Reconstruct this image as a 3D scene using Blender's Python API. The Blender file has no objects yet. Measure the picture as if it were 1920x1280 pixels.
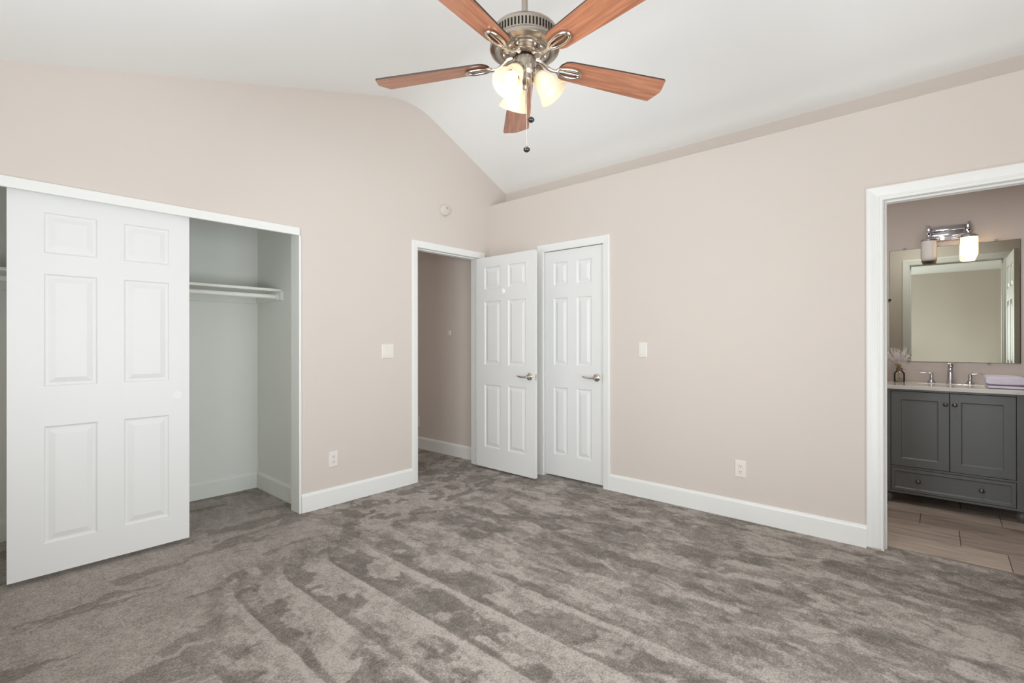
import bpy, bmesh, math, random
import numpy as np
from mathutils import Vector, Matrix
PI = math.pi
scene = bpy.context.scene
COL = scene.collection

# ------------------------------------------------------------------ camera
FPX = 914.45
YAW, PITCH, ROLL = 0.7202, 0.0010, -0.0011
CAMP = Vector((-3.5499, -3.4182, 1.2162))
cam_d = bpy.data.cameras.new('camera'); cam_d.sensor_width = 36.0
cam_d.lens = FPX / 1920.0 * 36.0; cam_d.clip_start = 0.02; cam_d.clip_end = 100
cam = bpy.data.objects.new('camera', cam_d); COL.objects.link(cam)
fw = Vector((math.cos(YAW)*math.cos(PITCH), math.sin(YAW)*math.cos(PITCH), math.sin(PITCH)))
r0 = Vector((math.sin(YAW), -math.cos(YAW), 0)); u0 = r0.cross(fw)
rt = r0*math.cos(ROLL) + u0*math.sin(ROLL); up = -r0*math.sin(ROLL) + u0*math.cos(ROLL)
M = Matrix((rt, up, -fw)).transposed().to_4x4(); M.translation = CAMP
cam.matrix_world = M
scene.camera = cam

# ------------------------------------------------------------------ world, daylight, exposure
scene.view_settings.view_transform = 'Standard'; scene.view_settings.look = 'None'
scene.view_settings.gamma = 1.0; scene.view_settings.use_curve_mapping = False
scene.view_settings.exposure = -0.10
world = bpy.data.worlds.new('world'); scene.world = world; world.use_nodes = True
bg = world.node_tree.nodes['Background']
bg.inputs[0].default_value = (0.72, 0.84, 1.0, 1); bg.inputs[1].default_value = 1.0
scene.cycles.max_bounces = 14; scene.cycles.diffuse_bounces = 8; scene.cycles.glossy_bounces = 6
scene.cycles.transparent_max_bounces = 16; scene.cycles.transmission_bounces = 8
scene.cycles.caustics_reflective = False; scene.cycles.caustics_refractive = False
scene.cycles.sample_clamp_indirect = 6.0

def area_light(name, loc, direction, sx, sy, power, color):
    d = bpy.data.lights.new(name, 'AREA'); d.shape = 'RECTANGLE'; d.size = sx; d.size_y = sy
    d.energy = power; d.color = color
    o = bpy.data.objects.new(name, d); COL.objects.link(o)
    o.location = loc; o.rotation_euler = Vector(direction).to_track_quat('-Z', 'Y').to_euler()
    return o
# added area lights: daylight at two unseen placed openings, fill for hall and bathroom
SKY = (0.92, 0.965, 1.0)
area_light('added_daylight_south', (-2.38, -4.52, 1.06), (0, 1, 0.62), 2.3, 1.95, 104, SKY)  # added source outside the invented glass door, tilted up toward the ceiling
area_light('added_daylight_west', (-4.25, -2.15, 1.40), (1, 0, 0.60), 1.6, 1.15, 96, SKY)  # added source outside the invented west window
area_light('fill_light_hall', (-0.65, 3.2, 2.38), (0, 0, -1), 0.5, 0.5, 13, (1.0, 0.97, 0.94))  # added to brighten the hall, no fixture modelled
area_light('fill_light_bath', (0.62, -3.30, 2.42), (0, 0, -1), 0.35, 0.35, 8, (0.97, 0.98, 1.0))  # added to brighten bathroom floor and vanity front, no fixture modelled

# ------------------------------------------------------------------ materials
def lin(c):
    c = c/255.0
    return c/12.92 if c <= 0.04045 else ((c+0.055)/1.055)**2.4
def rgb(r, g, b): return (lin(r), lin(g), lin(b), 1.0)

def nodes_of(name):
    m = bpy.data.materials.new(name); m.use_nodes = True
    nt = m.node_tree
    return m, nt, nt.nodes, nt.links, nt.nodes['Principled BSDF']

def mat(name, color, rough=0.5, metal=0.0, bump=0.0, bscale=200.0, vary=0.0, vscale=3.0, coat=0.0, spec=0.5):
    m, nt, N, L, b = nodes_of(name)
    b.inputs['Base Color'].default_value = color
    b.inputs['Roughness'].default_value = rough
    b.inputs['Metallic'].default_value = metal
    b.inputs['Specular IOR Level'].default_value = spec
    if coat: b.inputs['Coat Weight'].default_value = coat
    tc = N.new('ShaderNodeTexCoord')
    if vary:
        n = N.new('ShaderNodeTexNoise'); n.inputs['Scale'].default_value = vscale; n.inputs['Detail'].default_value = 4
        L.new(tc.outputs['Object'], n.inputs['Vector'])
        mx = N.new('ShaderNodeMix'); mx.data_type = 'RGBA'
        mx.inputs[6].default_value = tuple(c*(1-vary) for c in color[:3]) + (1,)
        mx.inputs[7].default_value = tuple(min(1, c*(1+vary)) for c in color[:3]) + (1,)
        L.new(n.outputs['Fac'], mx.inputs[0]); L.new(mx.outputs[2], b.inputs['Base Color'])
    if bump:
        n = N.new('ShaderNodeTexNoise'); n.inputs['Scale'].default_value = bscale; n.inputs['Detail'].default_value = 3
        L.new(tc.outputs['Object'], n.inputs['Vector'])
        bp = N.new('ShaderNodeBump'); bp.inputs['Strength'].default_value = bump; bp.inputs['Distance'].default_value = 0.002
        L.new(n.outputs['Fac'], bp.inputs['Height']); L.new(bp.outputs[0], b.inputs['Normal'])
    return m

M_WALL = mat('wall_paint_blush', rgb(211, 201, 193), 0.85, bump=0.12, bscale=90, vary=0.012, vscale=1.2)
M_CEIL = mat('ceiling_paint', rgb(240, 240, 238), 0.9, bump=0.15, bscale=80)
M_CLOSET = mat('closet_paint', rgb(226, 228, 222), 0.85, bump=0.1, bscale=90)
M_TRIM = mat('trim_paint', rgb(232, 232, 229), 0.38, bump=0.02, bscale=30)
M_DOOR = mat('door_paint', rgb(227, 227, 225), 0.42, bump=0.03, bscale=60)
M_PLATE = mat('switch_plastic', rgb(228, 223, 216), 0.35)
M_ALMOND = mat('outlet_plastic', rgb(232, 222, 212), 0.38)
M_SLOT = mat('slot_dark', rgb(60, 56, 52), 0.6)
M_NICKEL = mat('brushed_nickel', rgb(176, 166, 154), 0.28, 1.0, bump=0.03, bscale=300)
M_BRIGHT = mat('polished_nickel', rgb(214, 205, 196), 0.14, 1.0)
M_CHROME = mat('chrome', rgb(208, 208, 214), 0.08, 1.0)
M_BLACK = mat('blackened_metal', rgb(34, 30, 28), 0.4, 0.6)
M_KNOB = mat('pull_ball', rgb(70, 70, 74), 0.25, 0.8)
M_VANITY = mat('vanity_paint', rgb(104, 106, 104), 0.42, bump=0.03, bscale=60)
M_VKNOB = mat('knob_pewter', rgb(112, 108, 102), 0.3, 0.85)
M_FOOT = mat('foot_paint', rgb(92, 92, 90), 0.4)
M_STONE = mat('white_cultured_marble', rgb(222, 219, 213), 0.12, vary=0.02, vscale=6, coat=0.3)
M_TOWEL = mat('towel_lilac', rgb(226, 218, 232), 0.95, bump=0.9, bscale=420)
M_MIRROR = mat('mirror_silver', (0.63, 0.65, 0.56, 1), 0.02, 1.0)
M_MEDGE = mat('mirror_edge', rgb(58, 62, 60), 0.3, 0.3)
M_TWINE = mat('twine', rgb(150, 120, 84), 0.9)
M_STEM = mat('dried_stem', rgb(176, 160, 120), 0.8)
M_PLUME = mat('plume_white', rgb(246, 242, 240), 0.9)
M_EDGE = mat('blade_edge', rgb(58, 44, 38), 0.5)

def glassy(name, tint, rough=0.02, mixf=0.12):
    m, nt, N, L, b = nodes_of(name)
    N.remove(b)
    t = N.new('ShaderNodeBsdfTransparent'); t.inputs[0].default_value = tint
    g = N.new('ShaderNodeBsdfGlossy'); g.inputs['Roughness'].default_value = rough
    fr = N.new('ShaderNodeFresnel'); fr.inputs[0].default_value = 1.45
    ad = N.new('ShaderNodeMath'); ad.operation = 'ADD'; ad.inputs[1].default_value = mixf*0.4
    L.new(fr.outputs[0], ad.inputs[0])
    mx = N.new('ShaderNodeMixShader')
    L.new(ad.outputs[0], mx.inputs[0]); L.new(t.outputs[0], mx.inputs[1]); L.new(g.outputs[0], mx.inputs[2])
    L.new(mx.outputs[0], N['Material Output'].inputs[0])
    return m
M_GLASS = glassy('clear_glass', (0.995, 0.995, 0.99, 1), 0.02, 0.0)
M_PANE = glassy('window_glass', (0.97, 0.98, 0.98, 1), 0.0, 0.0)

def shade_mat(name, color, emit, strength, lit=True):
    m, nt, N, L, b = nodes_of(name)
    b.inputs['Base Color'].default_value = color; b.inputs['Roughness'].default_value = 0.35
    tr = N.new('ShaderNodeBsdfTranslucent'); tr.inputs[0].default_value = color
    mx = N.new('ShaderNodeMixShader'); mx.inputs[0].default_value = 0.55 if lit else 0.2
    L.new(b.outputs[0], mx.inputs[1]); L.new(tr.outputs[0], mx.inputs[2])
    if strength > 0:
        em = N.new('ShaderNodeEmission'); em.inputs[0].default_value = emit; em.inputs[1].default_value = strength
        ad = N.new('ShaderNodeAddShader')
        L.new(mx.outputs[0], ad.inputs[0]); L.new(em.outputs[0], ad.inputs[1])
        L.new(ad.outputs[0], N['Material Output'].inputs[0])
    else:
        L.new(mx.outputs[0], N['Material Output'].inputs[0])
    return m
M_SHADE_ON = shade_mat('frosted_glass_lit', rgb(252, 242, 224), (1.0, 0.78, 0.50, 1), 0.0)
M_BSHADE_ON = shade_mat('vanity_glass_lit', rgb(250, 240, 222), (1.0, 0.87, 0.70, 1), 0.70)
M_BSHADE_OFF = shade_mat('vanity_glass_unlit', rgb(246, 242, 236), (1, 1, 1, 1), 0.0, False)
def emit_mat(name, color, s):
    m, nt, N, L, b = nodes_of(name)
    b.inputs['Emission Color'].default_value = color; b.inputs['Emission Strength'].default_value = s
    b.inputs['Base Color'].default_value = (0.9, 0.9, 0.9, 1)
    return m
M_BULB = emit_mat('bulb_glow', (1.0, 0.91, 0.78, 1), 2.3)

def wood_mat():
    m, nt, N, L, b = nodes_of('blade_wood_walnut')
    tc = N.new('ShaderNodeTexCoord'); mp = N.new('ShaderNodeMapping')
    mp.inputs['Scale'].default_value = (3.0, 42.0, 10.0)
    L.new(tc.outputs['Object'], mp.inputs[0])
    n = N.new('ShaderNodeTexNoise'); n.inputs['Scale'].default_value = 1.6; n.inputs['Detail'].default_value = 6
    n.inputs['Distortion'].default_value = 0.6
    L.new(mp.outputs[0], n.inputs['Vector'])
    cr = N.new('ShaderNodeValToRGB')
    cr.color_ramp.elements[0].position = 0.25; cr.color_ramp.elements[0].color = rgb(136, 84, 60)
    cr.color_ramp.elements[1].position = 0.75; cr.color_ramp.elements[1].color = rgb(188, 126, 94)
    L.new(n.outputs['Fac'], cr.inputs[0]); L.new(cr.outputs[0], b.inputs['Base Color'])
    b.inputs['Roughness'].default_value = 0.35; b.inputs['Coat Weight'].default_value = 0.25
    return m
M_WOOD = wood_mat()

def carpet_mat():
    m, nt, N, L, b = nodes_of('carpet_pile')
    at = N.new('ShaderNodeAttribute'); at.attribute_name = 'nap'
    tc = N.new('ShaderNodeTexCoord')
    # fine pile grain
    n1 = N.new('ShaderNodeTexNoise'); n1.inputs['Scale'].default_value = 115; n1.inputs['Detail'].default_value = 3
    n1.inputs['Roughness'].default_value = 0.7
    n2 = N.new('ShaderNodeTexNoise'); n2.inputs['Scale'].default_value = 38; n2.inputs['Detail'].default_value = 4
    for n in (n1, n2): L.new(tc.outputs['Object'], n.inputs['Vector'])
    def math_(op, a, bb):
        x = N.new('ShaderNodeMath'); x.operation = op
        for k, v in enumerate((a, bb)):
            if isinstance(v, (int, float)): x.inputs[k].default_value = v
            else: L.new(v, x.inputs[k])
        return x.outputs[0]
    g1 = math_('MULTIPLY', math_('SUBTRACT', n1.outputs['Fac'], 0.5), 1.9)
    g2 = math_('MULTIPLY', math_('SUBTRACT', n2.outputs['Fac'], 0.5), 0.7)
    s = math_('ADD', math_('ADD', at.outputs['Fac'], g1), g2)
    cr = N.new('ShaderNodeValToRGB')
    e = cr.color_ramp.elements
    e[0].position = 0.0; e[0].color = rgb(97, 90, 82)
    e[1].position = 1.0; e[1].color = rgb(178, 169, 161)
    x = e.new(0.5); x.color = rgb(135, 127, 119)
    L.new(s, cr.inputs[0]); L.new(cr.outputs[0], b.inputs['Base Color'])
    b.inputs['Roughness'].default_value = 1.0; b.inputs['Specular IOR Level'].default_value = 0.1
    b.inputs['Sheen Weight'].default_value = 0.15
    bp = N.new('ShaderNodeBump'); bp.inputs['Strength'].default_value = 0.55; bp.inputs['Distance'].default_value = 0.008
    L.new(n1.outputs['Fac'], bp.inputs['Height']); L.new(bp.outputs[0], b.inputs['Normal'])
    return m
M_CARPET = carpet_mat()

def plank_mat():
    m, nt, N, L, b = nodes_of('bath_plank_tile')
    tc = N.new('ShaderNodeTexCoord')
    mp = N.new('ShaderNodeMapping'); mp.inputs['Scale'].default_value = (16, 1.6, 1)
    L.new(tc.outputs['Object'], mp.inputs[0])
    n = N.new('ShaderNodeTexNoise'); n.inputs['Scale'].default_value = 1.7; n.inputs['Detail'].default_value = 7
    n.inputs['Distortion'].default_value = 1.1
    L.new(mp.outputs[0], n.inputs['Vector'])
    at = N.new('ShaderNodeAttribute'); at.attribute_name = 'plank'
    mx = N.new('ShaderNodeMath'); mx.operation = 'MULTIPLY_ADD'; mx.inputs[1].default_value = 0.35
    L.new(at.outputs['Fac'], mx.inputs[0]); L.new(n.outputs['Fac'], mx.inputs[2])
    cr = N.new('ShaderNodeValToRGB'); e = cr.color_ramp.elements
    e[0].position = 0.32; e[0].color = rgb(128, 112, 101)
    e[1].position = 0.92; e[1].color = rgb(196, 180, 166)
    L.new(mx.outputs[0], cr.inputs[0]); L.new(cr.outputs[0], b.inputs['Base Color'])
    b.inputs['Roughness'].default_value = 0.38
    return m
M_PLANK = plank_mat()
M_GROUT = mat('tile_grout', rgb(84, 70, 62), 0.9)

# ------------------------------------------------------------------ helpers
def prop(o, label=None, cat=None, group=None, kind=None):
    if label: o['label'] = label
    if cat: o['category'] = cat
    if group: o['group'] = group
    if kind: o['kind'] = kind
    return o
def empty(name, loc=(0, 0, 0), label=None, cat=None, group=None, kind=None, rotz=0.0):
    o = bpy.data.objects.new(name, None); COL.objects.link(o)
    o.location = loc; o.rotation_euler = (0, 0, rotz); o.empty_display_size = 0.1
    return prop(o, label, cat, group, kind)
def link(name, bm, m, parent=None, smooth=None, loc=None):
    me = bpy.data.meshes.new(name)
    bmesh.ops.recalc_face_normals(bm, faces=bm.faces)
    if smooth:
        for f in bm.faces: f.smooth = True
    bm.to_mesh(me); bm.free()
    if smooth: me.set_sharp_from_angle(angle=math.radians(smooth))
    for x in (m if isinstance(m, (list, tuple)) else [m]): me.materials.append(x)
    o = bpy.data.objects.new(name, me); COL.objects.link(o)
    if loc: o.location = loc
    if parent is not None: o.parent = parent
    return o
def structure(name, bm, m, label, cat, smooth=None):
    return prop(link(name, bm, m, None, smooth), label, cat, None, 'structure')
def box(bm, x0, x1, y0, y1, z0, z1, bev=0.0, seg=2, mi=0):
    c = [(x0, y0, z0), (x1, y0, z0), (x1, y1, z0), (x0, y1, z0), (x0, y0, z1), (x1, y0, z1), (x1, y1, z1), (x0, y1, z1)]
    v = [bm.verts.new(p) for p in c]
    fs = [bm.faces.new([v[i] for i in q]) for q in ((0, 3, 2, 1), (4, 5, 6, 7), (0, 1, 5, 4), (1, 2, 6, 5), (2, 3, 7, 6), (3, 0, 4, 7))]
    for f in fs: f.material_index = mi
    if bev > 0:
        es = list({e for f in fs for e in f.edges})
        bmesh.ops.bevel(bm, geom=es, offset=bev, segments=seg, profile=0.5, affect='EDGES')
    return v
def loft(bm, rings, closed=True, cap=True):
    """rings: lists of points with equal count, joined in order."""
    R = [[bm.verts.new(p) for p in r] for r in rings]
    n = len(R[0])
    for a, b in zip(R[:-1], R[1:]):
        for i in range(n if closed else n-1):
            j = (i+1) % n
            bm.faces.new((a[i], a[j], b[j], b[i]))
    if cap:
        for r in (R[0], R[-1]):
            try: bm.faces.new(r)
            except ValueError: pass
    return R
def lathe(bm, prof, n=32, mtx=None, cap=True):
    """prof: list of (radius, z)."""
    rings = []
    for r, z in prof:
        ring = []
        for i in range(n):
            a = 2*PI*i/n
            p = Vector((max(r, 1e-5)*math.cos(a), max(r, 1e-5)*math.sin(a), z))
            ring.append(mtx @ p if mtx else p)
        rings.append(ring)
    return loft(bm, rings, True, cap)
def tube(bm, pts, rad, n=10, cap=True):
    pts = [Vector(p) for p in pts]
    rings = []; ref = None
    for i, p in enumerate(pts):
        t = (pts[min(i+1, len(pts)-1)] - pts[max(i-1, 0)]).normalized()
        if ref is None:
            ref = t.orthogonal().normalized()
        ref = (ref - t*ref.dot(t)).normalized()
        s = t.cross(ref)
        rr = rad[i] if isinstance(rad, (list, tuple)) else rad
        rings.append([p + ref*rr*math.cos(2*PI*k/n) + s*rr*math.sin(2*PI*k/n) for k in range(n)])
    return loft(bm, rings, True, cap)
def sphere(bm, c, r, u=12, v=8):
    bmesh.ops.create_uvsphere(bm, u_segments=u, v_segments=v, radius=r, matrix=Matrix.Translation(c))
def prism(bm, poly, axis, a, b):
    """extrude a polygon given in the two other axes (ascending order) from a to b along axis."""
    def P(p, t):
        q = list(p); q.insert(axis, t); return q
    A = [bm.verts.new(P(p, a)) for p in poly]; B = [bm.verts.new(P(p, b)) for p in poly]
    bm.faces.new(A); bm.faces.new(B)
    n = len(poly)
    for i in range(n):
        j = (i+1) % n
        bm.faces.new((A[i], A[j], B[j], B[i]))
def place(bm, mtx): bmesh.ops.transform(bm, matrix=mtx, verts=bm.verts)

# ------------------------------------------------------------------ room shell
XW, YS = -4.08, -4.35            # west and south walls
RX, RZ = -0.95, 3.315            # ridge
SL, SR = 0.298, 0.458
UX = 0.25                        # upper wall behind the ledge
LEDGE = 2.587
def ceil_z(x):
    # vault with a slightly eased ridge
    zl = RZ - SL*(RX-x) if x < RX else RZ - SR*(x-RX)
    d = abs(x-RX)
    if d < 0.26: zl -= 0.049*(1-d/0.26)**2
    return zl
xs_c = [XW-0.15, -3, -2, RX-0.26] + [RX + 0.26*k/8 for k in range(-7, 8)] + [RX+0.26, -0.3, UX+0.1]
bm = bmesh.new()
prism(bm, [(x, ceil_z(x)) for x in xs_c] + [(x, ceil_z(x)+0.1) for x in reversed(xs_c)], 1, YS-0.15, 0.12)
structure('ceiling', bm, M_CEIL, 'white vaulted ceiling sloping down from a ridge on both sides', 'ceiling', smooth=25)

def wall_columns(bm, axis, t0, t1, spans):
    """spans: (u0,u1,z00,z01,z10,z11): quad columns bottom z00/z01, top z10/z11."""
    for (u0, u1, a, b, c, d) in spans:
        prism(bm, [(u0, a), (u1, b), (u1, d), (u0, c)], axis, t0, t1)
HT = 0.04
def north_spans(breaks):
    out = []
    for u0, u1, zb in breaks:
        xs = [u0] + [x for x in xs_c if u0 < x < u1] + [u1]
        for a, b in zip(xs[:-1], xs[1:]):
            out.append((a, b, zb, zb, ceil_z(a)+HT, ceil_z(b)+HT))
    return out
CL0, CL1 = -3.95, -1.945         # closet opening
HL0, HL1 = -0.915, -0.125        # rough hall opening
bm = bmesh.new()
wall_columns(bm, 1, 0.0, 0.12, north_spans([(XW-0.12, CL0, 0), (CL0, CL1, 2.004), (CL1, HL0, 0), (HL0, HL1, 2.05), (HL1, UX+0.1, 0)]))
structure('wall_north', bm, M_WALL, 'blush beige gable wall holding the closet and the hall doorway', 'wall')
D0, D1 = -0.683, -1.322          # rough opening of the narrow door
B0, B1 = -3.160, -3.905          # rough opening of the bathroom
bm = bmesh.new()
for y0, y1, z0 in ((0.0, D0, 0), (D0, D1, 2.048), (D1, B0, 0), (B0, B1, 2.05), (B1, YS-0.12, 0)):
    box(bm, 0.0, 0.12, y1, y0, z0, LEDGE)
structure('wall_east', bm, M_WALL, 'blush beige wall holding the narrow door and the bathroom doorway', 'wall')
bm = bmesh.new()
box(bm, 0.12, UX+0.1, YS-0.12, 0.0, LEDGE-0.06, LEDGE-0.001)
box(bm, UX, UX+0.1, YS-0.12, 0.0, LEDGE-0.001, ceil_z(UX)+0.06)
structure('wall_east_upper', bm, M_WALL, 'narrow beige wall strip set back above the ledge', 'wall')
# south and west walls, each with one added, unseen window behind the camera
WS = (-3.58, -1.18, 0.03, 2.08); WW = (-2.95, -1.35, 0.85, 2.0)
bm = bmesh.new()
def south(u0, u1, zb, zt=None):
    xs = [u0] + [x for x in xs_c if u0 < x < u1] + [u1]
    for a, b in zip(xs[:-1], xs[1:]):
        ta, tb = (ceil_z(a)+HT, ceil_z(b)+HT) if zt is None else (zt, zt)
        prism(bm, [(a, zb), (b, zb), (b, tb), (a, ta)], 1, YS-0.12, YS)
south(XW-0.12, WS[0], 0); south(WS[0], WS[1], 0, WS[2]); south(WS[0], WS[1], WS[3]); south(WS[1], UX+0.1, 0)
structure('wall_south', bm, M_WALL, 'blush beige wall with an added sliding glass door behind the camera', 'wall')
bm = bmesh.new()
zt = ceil_z(XW)+0.03
for y0, y1, z0, z1 in ((YS-0.12, WW[0], 0, zt), (WW[0], WW[1], 0, WW[2]), (WW[0], WW[1], WW[3], zt), (WW[1], 0.12, 0, zt)):
    box(bm, XW-0.12, XW, y0, y1, z0, z1)
structure('wall_west', bm, M_WALL, 'blush beige low wall with an added window behind the camera', 'wall')

def window(n, axis, u0, u1, z0, z1, w, label):  # invented openings out of view, placed to let daylight in
    root = empty('window_%d' % n, (0, 0, 0), label, 'window', None, 'structure')
    b = bmesh.new()
    def bx(a0, a1, c0, c1, d0, d1):
        if axis == 1: box(b, a0, a1, d0, d1, c0, c1, 0.003)
        else: box(b, d0, d1, a0, a1, c0, c1, 0.003)
    t = 0.05; d0, d1 = sorted((w-0.09, w-0.03))
    bx(u0, u0+t, z0, z1, d0, d1); bx(u1-t, u1, z0, z1, d0, d1)
    bx(u0+t, u1-t, z0, z0+t, d0, d1); bx(u0+t, u1-t, z1-t, z1, d0, d1)
    um = (u0+u1)/2; bx(um-0.025, um+0.025, z0+t, z1-t, d0, d1)
    link('window_frame', b, M_TRIM, root)
    for a0, a1 in ((u0+t, um-0.025), (um+0.025, u1-t)):
        b = bmesh.new(); bx(a0, a1, z0+t, z1-t, w-0.063, w-0.057)
        link('pane', b, M_PANE, root)
    return root
window(1, 1, WS[0], WS[1], WS[2], WS[3], YS, 'added, unseen white framed sliding glass door in the south wall')
window(2, 0, WW[0], WW[1], WW[2], WW[3], XW, 'added, unseen white framed sliding window in the west wall')

# closet shell
CX1, CY1 = -1.875, 0.90
def shell(name, boxes, m, label, cat='wall'):
    b = bmesh.new()
    for q in boxes: box(b, *q)
    return structure(name, b, m, label, cat)
shell('wall_closet_back', [(XW-0.12, CX1+0.1, CY1, CY1+0.1, 0, 2.6)], M_CLOSET, 'pale grey back wall inside the closet')
shell('wall_closet_right', [(CX1, CX1+0.1, 0.12, CY1, 0, 2.6)], M_CLOSET, 'pale grey side wall inside the closet')
shell('wall_closet_left', [(XW-0.12, XW-0.02, 0.12, CY1, 0, 2.6)], M_CLOSET, 'pale grey far left wall inside the closet')
shell('ceiling_closet', [(XW-0.12, CX1+0.1, 0.12, CY1+0.1, 2.44, 2.54)], M_CLOSET, 'pale grey ceiling inside the closet', 'ceiling')
# inner face of the wall over the closet opening and the jamb return
shell('trim_closet_jamb', [(CL1-0.002, CL1+0.002, -0.001, 0.121, 0.0, 2.0)], M_CLOSET, 'pale painted return at the right side of the closet opening', 'trim')
# hall shell
HX = -0.04; HY = 3.6; HW = -1.25
shell('wall_hall_right', [(HX, HX+0.1, 0.12, HY, 0, 2.5)], M_WALL, 'shaded beige hall wall seen through the open doorway')
shell('wall_hall_left', [(HW-0.1, HW, 0.12, HY, 0, 2.5)], M_WALL, 'beige hall wall hidden left of the doorway')
shell('wall_hall_end', [(HW-0.1, HX+0.1, HY, HY+0.1, 0, 2.5)], M_WALL, 'beige wall at the far end of the hall')
shell('ceiling_hall', [(HW-0.1, HX+0.1, 0.12, HY+0.1, 2.44, 2.54)], M_CEIL, 'white flat ceiling of the hall', 'ceiling')
# added unseen shell, keeps outside light from leaking round the narrow door
shell('wall_light_block', [(0.62, 0.68, -1.5, -0.5, 0, 2.5), (0.12, 0.62, -0.56, -0.5, 0, 2.5), (0.12, 0.62, -1.5, -1.44, 0, 2.5), (0.12, 0.68, -1.5, -0.5, 2.4, 2.5)],
      M_WALL, 'added unseen beige shell blocking light behind the narrow door')
# bathroom shell
BX, BN, BS = 1.695, -2.62, -4.45
shell('wall_bath_back', [(BX, BX+0.1, BS-0.1, BN+0.1, -0.02, 2.56)], M_WALL, 'beige bathroom wall behind the mirror and vanity')
shell('wall_bath_left', [(0.12, BX, BN, BN+0.1, -0.02, 2.56)], M_WALL, 'beige side wall of the bathroom left of the vanity')
shell('wall_bath_right', [(0.12, BX, BS-0.1, BS, -0.02, 2.56)], M_WALL, 'beige side wall of the bathroom right of the vanity')
shell('ceiling_bath', [(0.12, BX, BS, BN, 2.44, 2.52)], M_CEIL, 'white flat bathroom ceiling', 'ceiling')

# ------------------------------------------------------------------ carpet with brushed nap
rng = np.random.RandomState(7)
def vnoise(x, y, seed):
    r = np.random.RandomState(seed); G = r.rand(256, 256)
    xi = np.floor(x).astype(int); yi = np.floor(y).astype(int); fx = x-xi; fy = y-yi
    fx = fx*fx*(3-2*fx); fy = fy*fy*(3-2*fy)
    g = lambda a, b: G[a % 256, b % 256]
    return (g(xi, yi)*(1-fx)+g(xi+1, yi)*fx)*(1-fy) + (g(xi, yi+1)*(1-fx)+g(xi+1, yi+1)*fx)*fy
def fbm(x, y, seed, o=4):
    s = 0; a = 0.5; t = 0
    for k in range(o):
        s = s + a*vnoise(x*2**k+17*k, y*2**k+9*k, seed+k); t += a; a *= 0.55
    return s/t
def sstep(a, b, x):
    t = np.clip((x-a)/(b-a), 0, 1); return t*t*(3-2*t)
def nap(x, y):
    wx = (fbm(x*8, y*8, 11)-0.5)*0.07; wy = (fbm(x*8, y*8, 31)-0.5)*0.11
    X = x+wx; Y = y+wy
    M1 = sstep(0.47, 0.55, fbm(X*14, Y*5.0, 51, 5))       # streaks brushed along y
    M2 = sstep(0.47, 0.56, fbm(X*6.5+3, Y*4.2, 71, 5))     # larger patches
    M3 = sstep(0.42, 0.60, fbm(X*30, Y*20, 91, 3))         # crumbs
    room = 0.90 - 0.33*M1 - 0.30*M2 - 0.22*M3
    # vacuum passes: lines of constant x that swing to the right near the north wall
    xc = x + 0.22*wx - 1.15*np.maximum(0, y+0.95)**2
    u = (xc+2.925)/0.247
    iu = np.floor(u); s = u-iu
    n_w = fbm(iu*7.3+0.4+X*2, Y*3.1, 131, 3)
    wd = 0.05 + 0.55*np.clip(n_w-0.34, 0, 0.5)
    dark = sstep(wd+0.035, wd-0.035, s)*sstep(-0.02, 0.03, s)*(0.55+0.45*sstep(0.40, 0.50, fbm(iu*2.3+X*3, Y*4.3, 211, 3)))
    blk = sstep(0.505, 0.545, fbm(iu*3.7+X*5.5, Y*5.2, 151, 4))*sstep(0.84, 0.74, s+0.5*(n_w-0.5))
    lite = sstep(0.78, 0.86, s)
    track = 0.87 - 0.56*np.maximum(dark, 0.88*blk) - 0.16*M1*(1-lite) + 0.05*lite - 0.17*M3
    # quieter strip along the closet, streaks running along the north wall
    st2 = fbm(X*2.6-Y*2.2, Y*9+X*1.2, 171, 5)
    calm = 0.82 - 0.34*sstep(0.56, 0.62, st2) - 0.07*M1 - 0.12*M3
    north = 0.88 - 0.46*sstep(0.50, 0.56, fbm(X*10, Y*13, 191, 4)) - 0.14*M2 - 0.18*M3
    wt = sstep(-0.62, -0.95, y)*sstep(-1.25, -2.0, x)*(0.45+0.55*sstep(0.40, 0.52, fbm(x*1.7+5, y*1.7, 231, 3)+0.12))
    v = room*(1-wt) + track*wt
    wc = np.clip(sstep(-2.80, -3.05, x - 0.30*np.maximum(0, y+1.5)), 0, 1)*sstep(-1.75, -1.35, y)
    wc = np.maximum(wc, sstep(-0.70, -0.45, y - 0.15*(x+2.3))*sstep(-1.75, -2.15, x))
    v = v*(1-wc) + calm*wc
    wn = sstep(-0.95, -0.55, y)*sstep(-2.0, -1.65, x)
    v = v*(1-wn) + north*wn
    return np.clip(v, 0, 1)
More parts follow.
